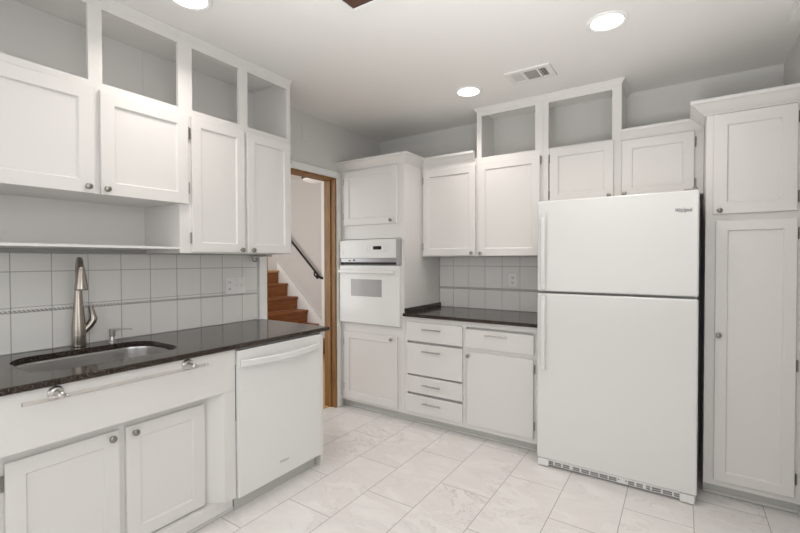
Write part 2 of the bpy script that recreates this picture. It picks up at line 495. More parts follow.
# ------------------------------------------------------------------ tile backsplashes
def backsplash(name, label, face, plane, joints, rows, border, ends):
    t = thing(name, label, 'backsplash', P(face, plane, (ends[0]+ends[1])/2, 0, rows[0][0]))
    mb = MB(); fbox(mb, face, plane, ends[0], ends[1], 0.0005, .0055, rows[0][0], rows[-1][1]); mb.build('grout', GROUT, t, smooth=False)
    us = [ends[0]]+[j for j in joints if ends[0]+.02 < j < ends[1]-.02]+[ends[1]]
    g = .0016
    mb = MB()
    for w0, w1 in rows:
        for a, b in zip(us, us[1:]):
            j = random.uniform(-.0004, .0004)
            fbox(mb, face, plane, a+g, b-g, .003, .0085+j, w0+g, w1-g, .0015)
    mb.build('wall_tile', TILE, t)
    mb = MB()
    for a, b in zip(us, us[1:]): fbox(mb, face, plane, a+g, b-g, .003, .011, border[0]+.001, border[1]-.001, .003)
    mb.build('border_tile', BORDER, t)
    return t
backsplash('tile_backsplash', 'white square tile backsplash with patterned grey border behind the sink', 'L', WX,
           [1.063+.1577*k for k in range(-6, 10)], [(.9145, 1.106), (1.130, 1.302), (1.302, 1.392)], (1.106, 1.130), (.30, 2.452))
backsplash('tile_backsplash', 'off-white square tile backsplash above the short counter by the refrigerator', 'B', BY,
           [.648+.157*k for k in range(-1, 8)], [(.9145, 1.086), (1.102, 1.297), (1.297, 1.380)], (1.086, 1.102), (.662, 1.76))

# ------------------------------------------------------------------ left run: wall cabinets
UF = .33
YA, YB, YC = .40, 1.664, 2.443
ca = thing('wall_cabinet', 'short white wall cabinet over the sink with open cubbies above and open niche below', 'cabinet', (.13, (YA+YB)/2, 1.39))
mb = MB()
e = WX+.001
mb.box(e, UF-.02, YA, YB, 1.662, 1.680)                 # bottom
mb.box(e, UF-.02, YA, YB, 2.140, 2.175)                 # cubby floor
mb.box(e, e+.012, YA, YB, 1.427, 2.14); mb.box(e, e+.006, YA, YB, 2.175, CZ-.001)                 # back
mb.box(e, UF-.02, YA, YA+.018, 1.395, CZ-.001); mb.box(e, UF-.02, YB-.012, YB, 1.680, 2.14)
for y0, y1 in ((YA, YA+.03), (.80, .86), (1.252, 1.308)):
    mb.box(UF-.02, UF, y0, y1, 1.662, CZ-.001)
for a, b in ((YA+.03, .80), (.86, 1.252), (1.308, YB)):
    mb.box(UF-.02, UF, a, b, 2.120, 2.178); mb.box(UF-.02, UF, a, b, 2.52, CZ-.001); mb.box(UF-.02, UF, a, b, 1.662, 1.70)
mb.build('body', PAINT, ca, smooth=False)
MB().box(e+.001, e+.016, YA, YB, 1.394, 1.4148).build('wall_cleat', GROUT, ca, smooth=False)
MB().box(e, UF, YA, YB, 1.415, 1.427, .001).build('niche_shelf', PAINT, ca)
crown([(UF, YA), (UF, YB)], CZ-.031, k=.40).build('crown_moulding', PAINT, ca)
door(ca, 'L', UF, .422, .828, 1.660, 2.141, kn=(.80, 1.688))
door(ca, 'L', UF, .846, 1.265, 1.660, 2.141, kn=(1.236, 1.688), hg=.842, hw=(1.75, 2.05))
door(ca, 'L', UF, 1.291, 1.708, 1.660, 2.141, kn=(1.311, 1.686), hg=1.713, hw=(1.75, 2.05))

cb = thing('wall_cabinet', 'tall white wall cabinet with two narrow doors and cubbies, ending at the doorway', 'cabinet', (.13, (YB+YC)/2, 1.394))
mb = MB()
y0, y1 = YB+.001, YC
mb.box(e+.012, UF-.02, y0+.016, y1-.018, 1.395, 1.412); mb.box(e+.006, UF-.02, y0, y1-.018, 2.140, 2.175); mb.box(e, e+.012, y0+.016, y1-.018, 1.395, 2.14); mb.box(e, e+.006, y0, y1-.018, 2.14, CZ-.001)
mb.box(e, UF-.02, y0, y0+.016, 1.394, 2.14); mb.box(e, UF-.02, y1-.018, y1, 1.394, CZ-.001)
for a, b in ((y0, 1.742), (2.04, 2.099), (2.412, y1)): mb.box(UF-.02, UF, a, b, 1.394, CZ-.001)
for a, b in ((1.742, 2.04), (2.099, 2.412)):
    mb.box(UF-.02, UF, a, b, 1.394, 1.43); mb.box(UF-.02, UF, a, b, 2.120, 2.181); mb.box(UF-.02, UF, a, b, 2.52, CZ-.001)
mb.build('body', PAINT, cb, smooth=False)
crown([(UF, y0), (UF, y1)], CZ-.031, k=.40).build('crown_moulding', PAINT, cb)
door(cb, 'L', UF, 1.728, 2.062, 1.400, 2.143, kn=(2.034, 1.417), hg=1.722, hw=(1.477, 2.045), stile=.052)
door(cb, 'L', UF, 2.083, 2.429, 1.400, 2.143, kn=(2.114, 1.417), hg=2.434, hw=(1.477, 2.045), stile=.052)
# grey bracket screwed under the tall cabinet's end
br = thing('under_cabinet_bracket', 'small grey metal bracket fixed under the tall wall cabinet at the doorway', 'bracket', (.06, 2.40, 1.36))
MB().box(-.02, .15, 2.375, 2.43, 1.378, 1.393, .003).build('plate', NICK, br)
MB().lathe((-.005, 2.40, 1.340), (0, 0, 1), [(0, .004), (.004, .014), (.012, .017), (.038, .017)], 16).build('socket', DNICK, br)

# ------------------------------------------------------------------ left run: base
BF = .615
sb = thing('sink_base_cabinet', 'white sink base cabinet with deep apron and recessed doors, left of dishwasher', 'cabinet', (.3, 1.06, 0))
S0, S1 = .30, 1.798
RB = .538     # recessed face
mb = MB()
mb.box(WX+.001, RB, S0, S0+.02, .09, .884); mb.box(WX+.001, RB, S1-.02, S1, .09, .884)
mb.box(WX+.001, RB, S0, S1, .075, .095); mb.box(WX+.001, WX+.02, S0, S1, .09, .60)
mb.box(RB-.02, RB, S0, .40, .09, .70); mb.box(RB-.02, RB, .845, .905, .09, .70); mb.box(RB-.02, RB, 1.255, 1.305, .09, .70); mb.box(RB-.02, RB, 1.645, S1, .09, .70)
for a, b in ((.40, .845), (.905, 1.255), (1.305, 1.645)): mb.box(RB-.02, RB, a, b, .61, .70)
mb.build('body', PAINT, sb, smooth=False)
mb = MB()
mb.box(RB, BF, S0, S1, .668, .884, .002); mb.box(RB, BF, 1.733, S1, .09, .668, .002)
mb.prism([(RB-.004, 1.668), (BF-.002, 1.7335), (RB-.004, 1.7335)], .0955, .6675)
mb.build('apron', PAINT, sb)
mb = MB(); mb.box(RB-.02, .585, S0, S1, .03, .094, .004); mb.box(RB-.06, .560, S0, S1, 0, .03); mb.tube([(.560, S0, .012), (.560, S1+.012, .012)], .012, 10)
mb.build('toe_ledge', PAINT, sb)
door(sb, 'L', RB, .42, .86, .100, .622, kn=(.83, .594))
door(sb, 'L', RB, .893, 1.267, .100, .622, kn=(1.236, .594), hg=.887, hw=(.20, .549))
door(sb, 'L', RB, 1.293, 1.660, .100, .622, kn=(1.327, .592))

# towel rod on the apron
tr = thing('towel_rod', 'clear acrylic towel rod on two nickel posts below the sink edge', 'towel rod', (.64, 1.28, .85))
MB().tube([(.672, .914, .852), (.672, 1.607, .852)], .0075, 14).build('rod', CLEAR, tr)
for y in (1.026, 1.537):
    p = MB().lathe((BF, y, .857), (1, 0, 0), [(0, .026), (.006, .026), (.012, .021), (.014, .012), (.020, .009), (.045, .008), (.052, .012), (.066, .013), (.073, .007), (.074, 0)], 24).build('post', NICK, tr)

# dishwasher
dw = thing('dishwasher', 'white dishwasher with bowed bar handle under the granite counter end', 'dishwasher', (.35, 2.115, 0))
D0, D1 = 1.803, 2.424
MB().box(.0, .600, D0+.004, D1-.004, .085, .878).build('tub_housing', APPL2, dw, smooth=False)
MB().box(.602, .632, D0, D1, .088, .876, .004).build('door_panel', APPL, dw)
rings = []
for k in range(25):
    t = k/24; y = 1.815+(2.392-1.815)*t
    bow = .040*math.sin(math.pi*t)**.8
    x = .634+bow; zc = .806-.004*math.sin(math.pi*t)
    rings.append([(x-.004, y, zc-.019), (x+.006, y, zc-.021), (x+.010, y, zc-.016), (x+.010, y, zc+.013), (x+.006, y, zc+.018), (x-.004, y, zc+.018)])
MB().grid(rings).build('handle', plain('satin_white_metal', (.74, .74, .735), .2, coat=.5), dw)
MB().box(.10, .575, D0+.01, D1-.01, .0, .083).build('toe_kick', TOEK, dw)
text_mesh('lettering', 'Whirlpool', .023, INKL, dw, (.6322, 2.077, .166), (0, 1, 0), (0, 0, 1), shear=.1, bold=.0003, xs=.70)
MB().box(.6, .612, D0-.003, D0+.001, .50, .80).build('side_seal', DARK, dw, smooth=False)
# end panel
ep = MB(); ep.box(WX+.022, .612, 2.432, 2.452, .0, .884, .001); ep.box(.606, .617, 2.428, 2.455, .03, .884, .001)
tag(ep.build('end_panel', PAINT), 'white panel closing the counter run beside the dishwasher at the doorway', 'cabinet panel')

# worktop with the sink opening
SX0, SX1, SY0, SY1, SR = .088, .500, 1.0, 1.595, .115
WT0, WT1 = .888, .914
def worktop_left():
    t = bmesh.new()
    x0, x1, y0, y1 = WX+.009, .640, .28, 2.494
    b = .007
    inner = rrect(SX0, SX1, SY0, SY1, SR)
    # outer loop with as many points as the inner, split by angle
    n = len(inner); q = n//4
    outer = []
    C = [(x1, y1), (x0, y1), (x0, y0), (x1, y0)]
    for k in range(4):
        c = C[k]; pa = C[k-1]; nx = C[(k+1) % 4]
        for i in range(q):
            f = i/(q-1)
            if f < .5: m = ((c[0]+pa[0])/2, (c[1]+pa[1])/2); g = f*2; outer.append((m[0]+(c[0]-m[0])*g, m[1]+(c[1]-m[1])*g))
            else: m = ((c[0]+nx[0])/2, (c[1]+nx[1])/2); g = (f-.5)*2*.999; outer.append((c[0]+(m[0]-c[0])*g, c[1]+(m[1]-c[1])*g))
    # make corners exact
    for k in range(4): outer[k*q+q//2] = C[k]
    def ins(p, d): return (min(max(p[0], x0+d), x1-d), min(max(p[1], y0+d), y1-d))
    def grow(p, d):
        cx, cy = (SX0+SX1)/2, (SY0+SY1)/2
        return (p[0]-d*(1 if p[0] > cx else -1)*.0, p[1])
    loops = [[(*p, WT0) for p in inner], [(*p, WT1-.003) for p in inner],
             [(*p, WT1) for p in rrect(SX0-.003, SX1+.003, SY0-.003, SY1+.003, SR+.003)],
             [(*ins(p, b), WT1) for p in outer], [(*ins(p, b*.3), WT1-b*.3) for p in outer], [(*p, WT1-b) for p in outer],
             [(*p, WT0+b*.6) for p in outer], [(*ins(p, b*.6), WT0) for p in outer]]
    loops.append(loops[0])
    m = MB(); m.grid(loops, True, False)
    return m
wt = worktop_left().build('granite_worktop', GRAN)
tag(wt, 'long black speckled granite worktop holding the sink, ending at the doorway', 'countertop')

# sink
sk = thing('undermount_sink', 'stainless undermount sink set into the black granite worktop', 'sink', (.29, 1.3, .69))
loops = [(0.0, .884, SR), (.010, .884, SR), (-.006, .884, SR-.004), (-.006, .865, SR-.004), (-.014, .72, SR-.01), (-.030, .695, SR-.03), (-.06, .688, SR-.05)]
m = MB(); rr = []
for d, z, r in [(.014, .878, SR+.014), (.014, .8835, SR+.014), (.004, .8835, SR+.004), (.002, .875, SR+.002), (-.006, .72, SR), (-.014, .698, SR-.005), (-.04, .688, SR-.03), (-.10, .686, SR-.07)]:
    rr.append([(*p, z) for p in rrect(SX0-d, SX1+d, SY0-d, SY1+d, max(r, .02))])
m.grid(rr, True, False)
t = bmesh.new(); t.faces.new([t.verts.new(p) for p in rr[-1]]); m._merge(t)
m.build('basin', STEEL, sk)
MB().lathe((.294, 1.2975, .6862), (0, 0, 1), [(0, .045), (.003, .045), (.003, .036), (.001, .030), (.001, 0)], 24).build('drain', NICK, sk)

# faucet
fc = thing('kitchen_faucet', 'stainless gooseneck pull-down faucet standing behind the sink', 'faucet', (.012, 1.312, .914))
bx, by = .012, 1.312
MB().lathe((bx, by, .9142), (0, 0, 1), [(0, .029), (.004, .031), (.06, .031), (.064, .0305), (.066, .0305), (.10, .0300), (.16, .0255), (.215, .0205), (.26, .0175), (.285, .0165), (.292, .0145), (.294, 0)], 28).build('body', FAUC, fc)
dx, dy = .225, -.066
arc = []
for k in range(17):
    a = math.pi*k/16
    s = (1-math.cos(a))/2
    arc.append((bx+dx*s, by+dy*s, 1.275+.085*math.sin(a)))
pts = [(bx, by, 1.17), (bx, by, 1.22)]+arc
MB().tube(pts, .0125, 16).build('gooseneck', FAUC, fc)
hx, hy = bx+dx, by+dy
hd = MB().lathe((hx-.006, hy+.0015, 1.325), (.06, -.01, -1), [(0, .0125), (.004, .0145), (.03, .0185), (.07, .0235), (.103, .0275), (.107, .0265), (.107, 0)], 24).build('spray_head', FAUC, fc)
MB().lathe((hx+.0006, hy+.0004, 1.2184), (.06, -.01, -1), [(0, .0245), (.003, .024), (.003, 0)], 20).build('nozzle', DARK, hd)
MB().tube([(bx, by+.015, .985), (bx+.004, by+.045, 1.018), (bx+.006, by+.058, 1.038), (bx+.006, by+.064, 1.054), (bx+.006, by+.060, 1.076), (bx+.006, by+.054, 1.100), (bx+.006, by+.051, 1.118)],
          [.017, .0185, .0190, .0175, .0140, .0125, .0120], 16).build('lever_handle', FAUC, fc)

# soap dispenser
sd = thing('soap_dispenser', 'small nickel soap dispenser pump to the right of the faucet', 'soap dispenser', (.015, 1.463, .914))
MB().lathe((.015, 1.463, .9142), (0, 0, 1), [(0, .021), (.004, .021), (.007, .013), (.030, .011), (.034, .014), (.066, .0155), (.070, .013), (.070, 0)], 22).build('pump_body', NICK, sd)
MB().tube([(.018, 1.463, .979), (.035, 1.505, .981), (.052, 1.548, .977)], [.005, .0045, .0038], 10).build('spout', NICK, sd)

# switch plate on the tile
sp = thing('switch_plate', 'white three-gang plate with an outlet and two switches on sink wall tile', 'switch plate', (WX+.012, 2.267, 1.118))
pl = WX+.0115
m = MB(); fbox(m, 'L', pl, 2.186, 2.345, 0, .006, 1.118, 1.232, .003); m.build('cover_plate', APPL2, sp)
for w in (1.155, 1.200):
    m = MB(); fbox(m, 'L', pl, 2.198, 2.232, .006, .0085, w-.015, w+.015, .002); m.build('receptacle', APPL2, sp)
for w in (1.155, 1.200):
    for u in (2.209, 2.221): m = MB(); fbox(m, 'L', pl, u-.0015, u+.0015, .0085, .009, w-.006, w+.006); m.build('outlet_slot', DARK, sp, smooth=False)
for u in (2.266, 2.314):
    m = MB(); fbox(m, 'L', pl, u-.009, u+.009, .006, .0075, 1.158, 1.192, .001); fbox(m, 'L', pl, u-.004, u+.004, .0075, .017, 1.172, 1.186, .002)
    m.build('toggle', APPL2, sp)
for u in (2.266, 2.314):
    for w in (1.132, 1.218): MB().lathe(P('L', pl, u, .006, w), (1, 0, 0), [(0, .003), (.001, .0025), (.0012, 0)], 10).build('screw', GREYP, sp)

# blank plate high on the doorway wall
o = MB(); fbox(o, 'L', WX, 2.912, 2.975, .0, .006, 2.355, 2.475, .003)
for w in (2.375, 2.455): o.lathe(P('L', WX, 2.943, .006, w), (1, 0, 0), [(0, .004), (.001, .003), (.0012, 0)], 10)
tag(o.build('blank_plate', plain('painted_plate', (.68, .68, .66), .5)), 'blank painted wall plate high above the doorway near the ceiling', 'wall plate')

# ------------------------------------------------------------------ oven tower
TF = 3.375
TX = .659
QFACE = 3.666    # front of the back wall's upper cabinets
ot = thing('oven_tower_cabinet', 'tall white oven cabinet in the corner beside the doorway', 'cabinet', (.3, 3.68, 0))
m = MB()
m.box(WX+.001, -.02, TF, BY-.001, .072, 2.24); m.box(.625, TX, TF, BY-.001, .072, 2.24)
m.box(-.02, .625, TF, BY-.001, 1.540, 2.24); m.box(-.02, .625, TF, BY-.001, .072, .785); m.box(-.02, .625, 3.95, BY-.001, .785, 1.54)
m.build('body', PAINT, ot, smooth=False)
m = MB(); m.box(WX+.001, TX, TF+.05, BY-.02, 0, .072); m.tube([(WX+.025, TF+.05, .011), (TX, TF+.05, .011)], .011, 10); m.build('toe_kick', TOEK, ot)
crown([(WX+.001, TF), (TX, TF), (TX, QFACE)], 2.165, after=(1, -1)).build('crown_moulding', PAINT, ot)
door(ot, 'B', TF, .010, .593, 1.664, 2.150, kn=(.537, 1.691), hg=.004, hw=(1.75, 2.06))
door(ot, 'B', TF, .008, .592, .100, .708, kn=(.541, .681), hg=.002, hw=(.2, .61))

ov = thing('built_in_oven', 'white built-in single wall oven with grey window in the oven cabinet', 'oven', (.3, 3.6, .79))
m = MB(); m.box(.0, .60, TF+.02, 3.9, .79, 1.535); m.build('oven_box', GREYP, ov, smooth=False)
MB().box(-.022, .640, TF-.006, TF+.018, .788, 1.536, .002).build('trim_frame', APPL, ov)
cp = MB().box(-.016, .602, TF-.042, TF-.007, 1.370, 1.529, .006).build('control_panel', APPL, ov)
MB().box(.6035, .640, TF-.040, TF-.007, 1.312, 1.529, .002).build('side_trim', plain('pale_grey_metal', (.36, .35, .35), .4), ov)
m = MB(); m.box(-.016, .602, TF-.030, TF-.007, 1.335, 1.369, .001); m.build('vent_strip', plain('mid_grey_metal', (.36, .36, .37), .3, metal=.7), ov)
m = MB(); m.box(-.018, .636, TF-.026, TF-.007, 1.312, 1.334); m.build('vent_gap', DARK, ov, smooth=False)
for x in (.09, .142): MB().box(x-.011, x+.011, TF-.0305, TF-.029, 1.343+.003*(x > .1), 1.353+.006*(x > .14)).build('vent_opening', DARK, ov, smooth=False)
MB().box(.363, .452, TF-.0435, TF-.041, 1.443, 1.473, .001).build('display', SCREEN, cp)
def mark(*a): MB().box(*a).build('key_marking', INKL, cp, smooth=False)
KY = (TF-.0428, TF-.0415)
for x0, x1 in ((.303, .3045), (.519, .5205)): mark(x0, x1, *KY, 1.4255, 1.4785)
for z in (1.424, 1.479): mark(.303, .352, *KY, z, z+.0014); mark(.462, .5205, *KY, z, z+.0014)
for x in (.328, .486):
    for z in (1.440, 1.462): mark(x-.006, x+.006, *KY, z, z+.004)
for z in (1.405, 1.42, 1.445): mark(.02, .034, *KY, z, z+.004)
od = MB().box(-.024, .634, TF-.040, TF-.0065, .794, 1.306, .007).build('oven_door', APPL, ov)
m = MB(); m.box(.114, .453, TF-.0425, TF-.039, 1.036, 1.185, .001); m.build('window', GLASSW, od)
m = MB()
m.box(-.012, .600, TF-.074, TF-.056, 1.238, 1.266, .007)
for x in (.02, .565): m.box(x-.016, x+.016, TF-.066, TF-.039, 1.238, 1.264, .005)
m.build('door_handle', APPL, od)
MB().box(.0, .598, TF-.014, TF-.0065, .7885, .7935).build('lower_gap', GREYP, ov, smooth=False)

# ------------------------------------------------------------------ base cabinet by the refrigerator
bc = thing('base_cabinet', 'white base cabinet with four stacked drawers beside one drawer over a door', 'cabinet', (1.2, 3.68, 0))
X0, X1 = TX+.001, 1.775
m = MB()
m.box(X0, X1, TF+.022, BY-.001, .072, .884)
m.box(X0, .69, TF, TF+.022, .072, .884); m.box(1.190, 1.222, TF, TF+.022, .072, .884); m.box(1.722, X1, TF, TF+.022, .072, .884)
m.box(.69, 1.19, TF, TF+.022, .846, .884); m.box(1.222, 1.722, TF, TF+.022, .846, .884)
m.box(.69, 1.19, TF, TF+.022, .072, .110); m.box(1.222, 1.722, TF, TF+.022, .072, .115); m.box(1.222, 1.722, TF, TF+.022, .65, .70)
m.build('body', PAINT, bc, smooth=False)
m = MB(); m.box(X0, X1, TF+.05, BY-.02, 0, .072); m.tube([(X0, TF+.05, .011), (X1, TF+.05, .011)], .011, 10); m.build('toe_kick', TOEK, bc)
for w0, w1, hz in ((.692, .846, .795), (.420, .674, .619), (.270, .407, .345), (.106, .251, .197)):
    m = MB(); fbox(m, 'B', TF, .692, 1.193, .001, .019, w0, w1, .004)
    d = m.build('drawer', PAINT, bc); bar_pull(d, 'B', TF-.019, .934, hz, .083)
m = MB(); fbox(m, 'B', TF, 1.216, 1.733, .001, .019, .693, .832, .004); d = m.build('drawer', PAINT, bc); bar_pull(d, 'B', TF-.019, 1.466, .800, .085)
d = door(bc, 'B', TF, 1.230, 1.731, .108, .662, kn=(1.245, .632), hg=1.737, hw=(.198, .593), flat=True)

wt2 = thing('granite_worktop', 'short dark granite worktop between the oven cabinet and refrigerator', 'countertop', (1.2, 3.66, .885))
MB().box(TX+.001, 1.778, TF-.035, BY-.009, WT0, WT1, .005).build('slab', GRAN, wt2)
MB().box(TX+.001, TX+.020, TF-.005, BY-.011, WT1+.0005, .952, .003).build('side_splash', GRAN, wt2)

# outlet on the back tile
oo = thing('wall_outlet', 'white electrical outlet on the tile behind the short worktop', 'outlet', (1.372, BY-.012, 1.12))
pb = BY-.0095
m = MB(); fbox(m, 'B', pb, 1.334, 1.412, 0, .006, 1.118, 1.236, .003); m.build('cover_plate', APPL2, oo)
for w in (1.155, 1.199):
    m = MB(); fbox(m, 'B', pb, 1.356, 1.390, .006, .0085, w-.016, w+.016, .003); rc = m.build('receptacle', APPL2, oo)
    for u in (1.366, 1.380): m = MB(); fbox(m, 'B', pb, u-.002, u+.002, .0085, .0092, w-.002, w+.010); m.build('outlet_slot', DARK, rc, smooth=False)
    MB().lathe(P('B', pb, 1.373, .0085, w-.008), (0, -1, 0), [(0, .0035), (.0007, .0035), (.0007, 0)], 8).build('ground_hole', DARK, rc)

# ------------------------------------------------------------------ back wall cabinets
QF = 3.666
bb = BY-.001
w1c = thing('wall_cabinet', 'single-door white wall cabinet with crown moulding next to the oven cabinet', 'cabinet', (.92, 3.83, 1.383))
m = MB(); m.box(TX+.001, 1.176, QF, bb, 1.383, 2.19); m.build('body', PAINT, w1c, smooth=False)
door(w1c, 'B', QF, .680, 1.171, 1.389, 2.132, kn=(1.143, 1.410), hg=.674, hw=(1.47, 2.05))
crown([(TX, QF), (1.163, QF)], 2.165, before=(1, -1)).build('crown_moulding', PAINT, w1c)

w2c = thing('wall_cabinet', 'white wall cabinet with an open cubby above, left of the refrigerator top', 'cabinet', (1.44, 3.83, 1.383))
a0, a1 = 1.178, 1.708
m = MB()
m.box(a0, a1, QF+.02, bb, 1.383, 2.178)
m.box(a0, a0+.018, QF+.02, bb, 2.178, CZ-.001); m.box(a0, 1.218, QF, QF+.02, 1.383, CZ-.001); m.box(1.650, a1, QF, QF+.02, 1.383, CZ-.001)
m.box(1.218, 1.650, QF, QF+.02, 1.383, 1.42); m.box(1.218, 1.650, QF, QF+.02, 2.11, 2.184); m.box(1.218, 1.650, QF, QF+.02, 2.52, CZ-.001)
m.build('body', PAINT, w2c, smooth=False)
door(w2c, 'B', QF, 1.195, 1.690, 1.385, 2.140, kn=(1.222, 1.406), hg=1.696, hw=(1.5, 2.10))
crown([(a0, bb), (a0, QF), (a1, QF)], CZ-.031, k=.40).build('crown_moulding', PAINT, w2c)

w3c = thing('wall_cabinet', 'white cabinet with an open cubby directly above the refrigerator', 'cabinet', (1.97, 3.83, 1.76))
a0, a1 = 1.709, 2.232
m = MB()
m.box(a0, a1, QF+.02, bb, 1.765, 2.178)
m.box(a1-.018, a1, QF+.02, bb, 2.178, CZ-.001)
m.box(a0, 1.748, QF, QF+.02, 1.765, CZ-.001); m.box(2.174, a1, QF, QF+.02, 1.765, CZ-.001)
m.box(1.748, 2.174, QF, QF+.02, 1.765, 1.80); m.box(1.748, 2.174, QF, QF+.02, 2.13, 2.181); m.box(1.748, 2.174, QF, QF+.02, 2.52, CZ-.001)
m.build('body', PAINT, w3c, smooth=False)
door(w3c, 'B', QF, 1.762, 2.186, 1.772, 2.168, kn=(2.160, 1.795), hg=1.756, hw=(1.83, 2.10))
crown([(a0, QF), (a1, QF), (a1, bb)], CZ-.031, k=.40).build('crown_moulding', PAINT, w3c)

w4c = thing('wall_cabinet', 'low white crowned cabinet above the refrigerator beside the pantry', 'cabinet', (2.46, 3.83, 1.76))
m = MB(); m.box(2.233, 2.688, QF, bb, 1.765, 2.20); m.build('body', PAINT, w4c, smooth=False)
door(w4c, 'B', QF, 2.224+.014, 2.640, 1.772, 2.156, kn=(2.254, 1.795), hg=2.646, hw=(1.83, 2.09))
crown([(2.2335, QF), (2.688, QF)], 2.150).build('crown_moulding', PAINT, w4c)

# ------------------------------------------------------------------ refrigerator
fr = thing('refrigerator', 'white top-freezer refrigerator with black lettering between worktop and pantry', 'refrigerator', (2.22, 3.6, 0))
FX0, FX1, FYF = 1.790, 2.657, 3.235
MB().box(FX0+.004, FX1-.006, FYF+.082, BY-.03, .035, 1.725, .006).build('cabinet_shell', APPL, fr)
MB().box(FX0+.012, FX1-.014, FYF+.062, FYF+.082, .10, 1.715).build('door_gasket', GREYP, fr, smooth=False)
fd = MB().box(FX0, FX1, FYF, FYF+.062, 1.149, 1.734, .010, 4).build('freezer_door', APPL, fr)
rd = MB().box(FX0, FX1, FYF, FYF+.062, .054, 1.136, .010, 4).build('fridge_door', APPL, fr)
def fhandle(z0, z1, parent):
    rings = []
    n = 14
    for k in range(n+1):
        t = k/n; z = z0+(z1-z0)*t
        s = min(1, 6*t, 6*(1-t)); out = .014+.020*s**.7
        x0, x1 = FX0+.026, FX0+.058
        y = FYF-out
        rings.append([(x0, y+.010, z), (x0+.004, y+.001, z), (x0+.010, y, z), (x1-.010, y, z), (x1-.004, y+.001, z), (x1, y+.010, z)])
    m = MB().grid(rings)
    for z in (z0+.02, z1-.02): m.box(FX0+.028, FX0+.056, FYF-.024, FYF+.001, z-.022, z+.022, .006)
    return m.build('door_handle', APPL, parent)
fhandle(1.162, 1.660, fd)
fhandle(.640, 1.122, rd)
text_mesh('lettering', 'Whirlpool', .0285, INK, fd, (2.546, FYF-.0006, 1.617), (1, 0, 0), (0, 0, 1), bold=.0006, xs=.66)
m = MB(); rings = []
for k in range(25):
    a = math.radians(205+k*9.5); w = .0004+.0011*math.sin(math.pi*k/24)
    cx, cz = 2.579, 1.627
    rings.append([(cx+(.024+s*w*.6)*math.cos(a), FYF-.0006+d, cz+(.013+s*w*.6)*math.sin(a)) for s, d in ((-1, 0), (1, 0), (1, .0005), (-1, .0005))])
m.grid(rings).build('swoosh', INK, fd)
hg = MB().box(2.585, 2.652, FYF+.020, FYF+.10, 1.7345, 1.744, .003); hg.lathe((2.638, FYF+.035, 1.734), (0, 0, 1), [(0, .010), (.016, .010), (.018, .006), (.018, 0)], 16)
hg.build('hinge_cap', DNICK, fr)
g = MB(); g.box(FX0+.012, FX1-.006, FYF+.016, FYF+.055, .012, .051, .003)
g.mi = 1
xs = [1.862+.052*k for k in range(3)]+[2.028+.052*k for k in range(4)]+[2.236+.052*k for k in range(1)]
slots = [(1.872, .040), (1.922, .040), (1.972, .040), (2.032, .040), (2.085, .045), (2.138, .045), (2.190, .045), (2.240, .042), (2.338, .032), (2.382, .032), (2.426, .020), (2.466, .045), (2.520, .045), (2.574, .045)]
for x, w in slots:
    for z0 in (.0185, .0300): g.box(x-w/2, x+w/2, FYF+.0152, FYF+.018, z0, z0+.0085)
for x in (2.272, 2.312): g.lathe((x, FYF+.017, .033), (0, -1, 0), [(0, .005), (.0015, .004), (.0018, 0)], 10)
g.build('base_grille', [APPL2, plain('grille_slot_grey', (0.20, 0.20, 0.20), 0.7)], fr)
for x in (FX0+.040, FX1-.045):
    f = MB(); f.box(x-.035, x+.035, FYF+.002, FYF+.060, .004, .052, .005); f.lathe((x, FYF+.04, 0), (0, 0, 1), [(0, .018), (.006, .018), (.006, 0)], 14)
    f.build('front_foot', APPL2, fr)
f = MB()
for x in (FX0+.06, FX1-.06): f.lathe((x, 3.85, 0), (0, 0, 1), [(0, .018), (.036, .018), (.036, 0)], 14)
f.build('rear_roller', DARK, fr)

# ------------------------------------------------------------------ pantry
PF = 3.397
pn = thing('pantry_cabinet', 'full-height white pantry cabinet right of the refrigerator with crown moulding', 'cabinet', (2.9, 3.7, 0))
m = MB(); m.box(2.690, RX-.001, PF, bb, .075, 2.235); m.build('body', PAINT, pn, smooth=False)
m = MB(); m.box(2.690, RX-.001, PF+.05, bb-.02, 0, .075); m.tube([(2.692, PF+.05, .011), (RX-.002, PF+.05, .011)], .011, 10); m.build('toe_kick', TOEK, pn)
crown([(2.690, QF-.055), (2.690, PF), (RX-.001, PF)], 2.164, k=1.0, kx=1.5).build('crown_moulding', PAINT, pn)
door(pn, 'B', PF, 2.722, 3.074, 1.606, 2.160, kn=(2.752, 1.626), hg=3.080, hw=(1.68, 2.09), stile=.062)
dl = MB(); slab_door(dl, 'B', PF, 2.736, 3.076, .108, 1.568, stile=.052, rec=.008)
dlo = dl.build('door', PAINT, pn)
for w in (1.49, .8, .207): hinge(dlo, 'B', PF, 3.082, w)
knob(dlo, 'B', PF-.019, 2.752, .93)

# ------------------------------------------------------------------ ceiling things
l0 = thing('recessed_light', 'round recessed ceiling light nearest the refrigerator and pantry, right of the vent', 'ceiling light', (2.249, 2.853, CZ), 'recessed ceiling lights')
MB().lathe((2.249, 2.853, CZ-.0005), (0, 0, -1), [(0, .100), (.004, .099), (.007, .090), (.004, .078), (.002, .078)], 40).build('trim_ring', TRIM, l0)
MB().lathe((2.249, 2.853, CZ-.0025), (0, 0, -1), [(0, .077), (.0025, .076), (.003, .05), (.003, 0)], 40).build('lens', LAMP, l0)
def lamp_light(parent):
    d = bpy.data.lights.new('lamp_beam', 'AREA'); d.shape = 'DISK'; d.size = .15; d.energy = LAMP_POWER
    d.color = (1.0, 0.93, 0.86); d.spread = math.radians(125)
    o = bpy.data.objects.new('lamp_beam', d); COL.objects.link(o); o.parent = parent; o.location = (0, 0, -.008)
lamp_light(l0)
dup(l0, (1.274, 3.291, CZ), 'round recessed ceiling light between the vent and the oven cabinet', 'recessed ceiling lights')
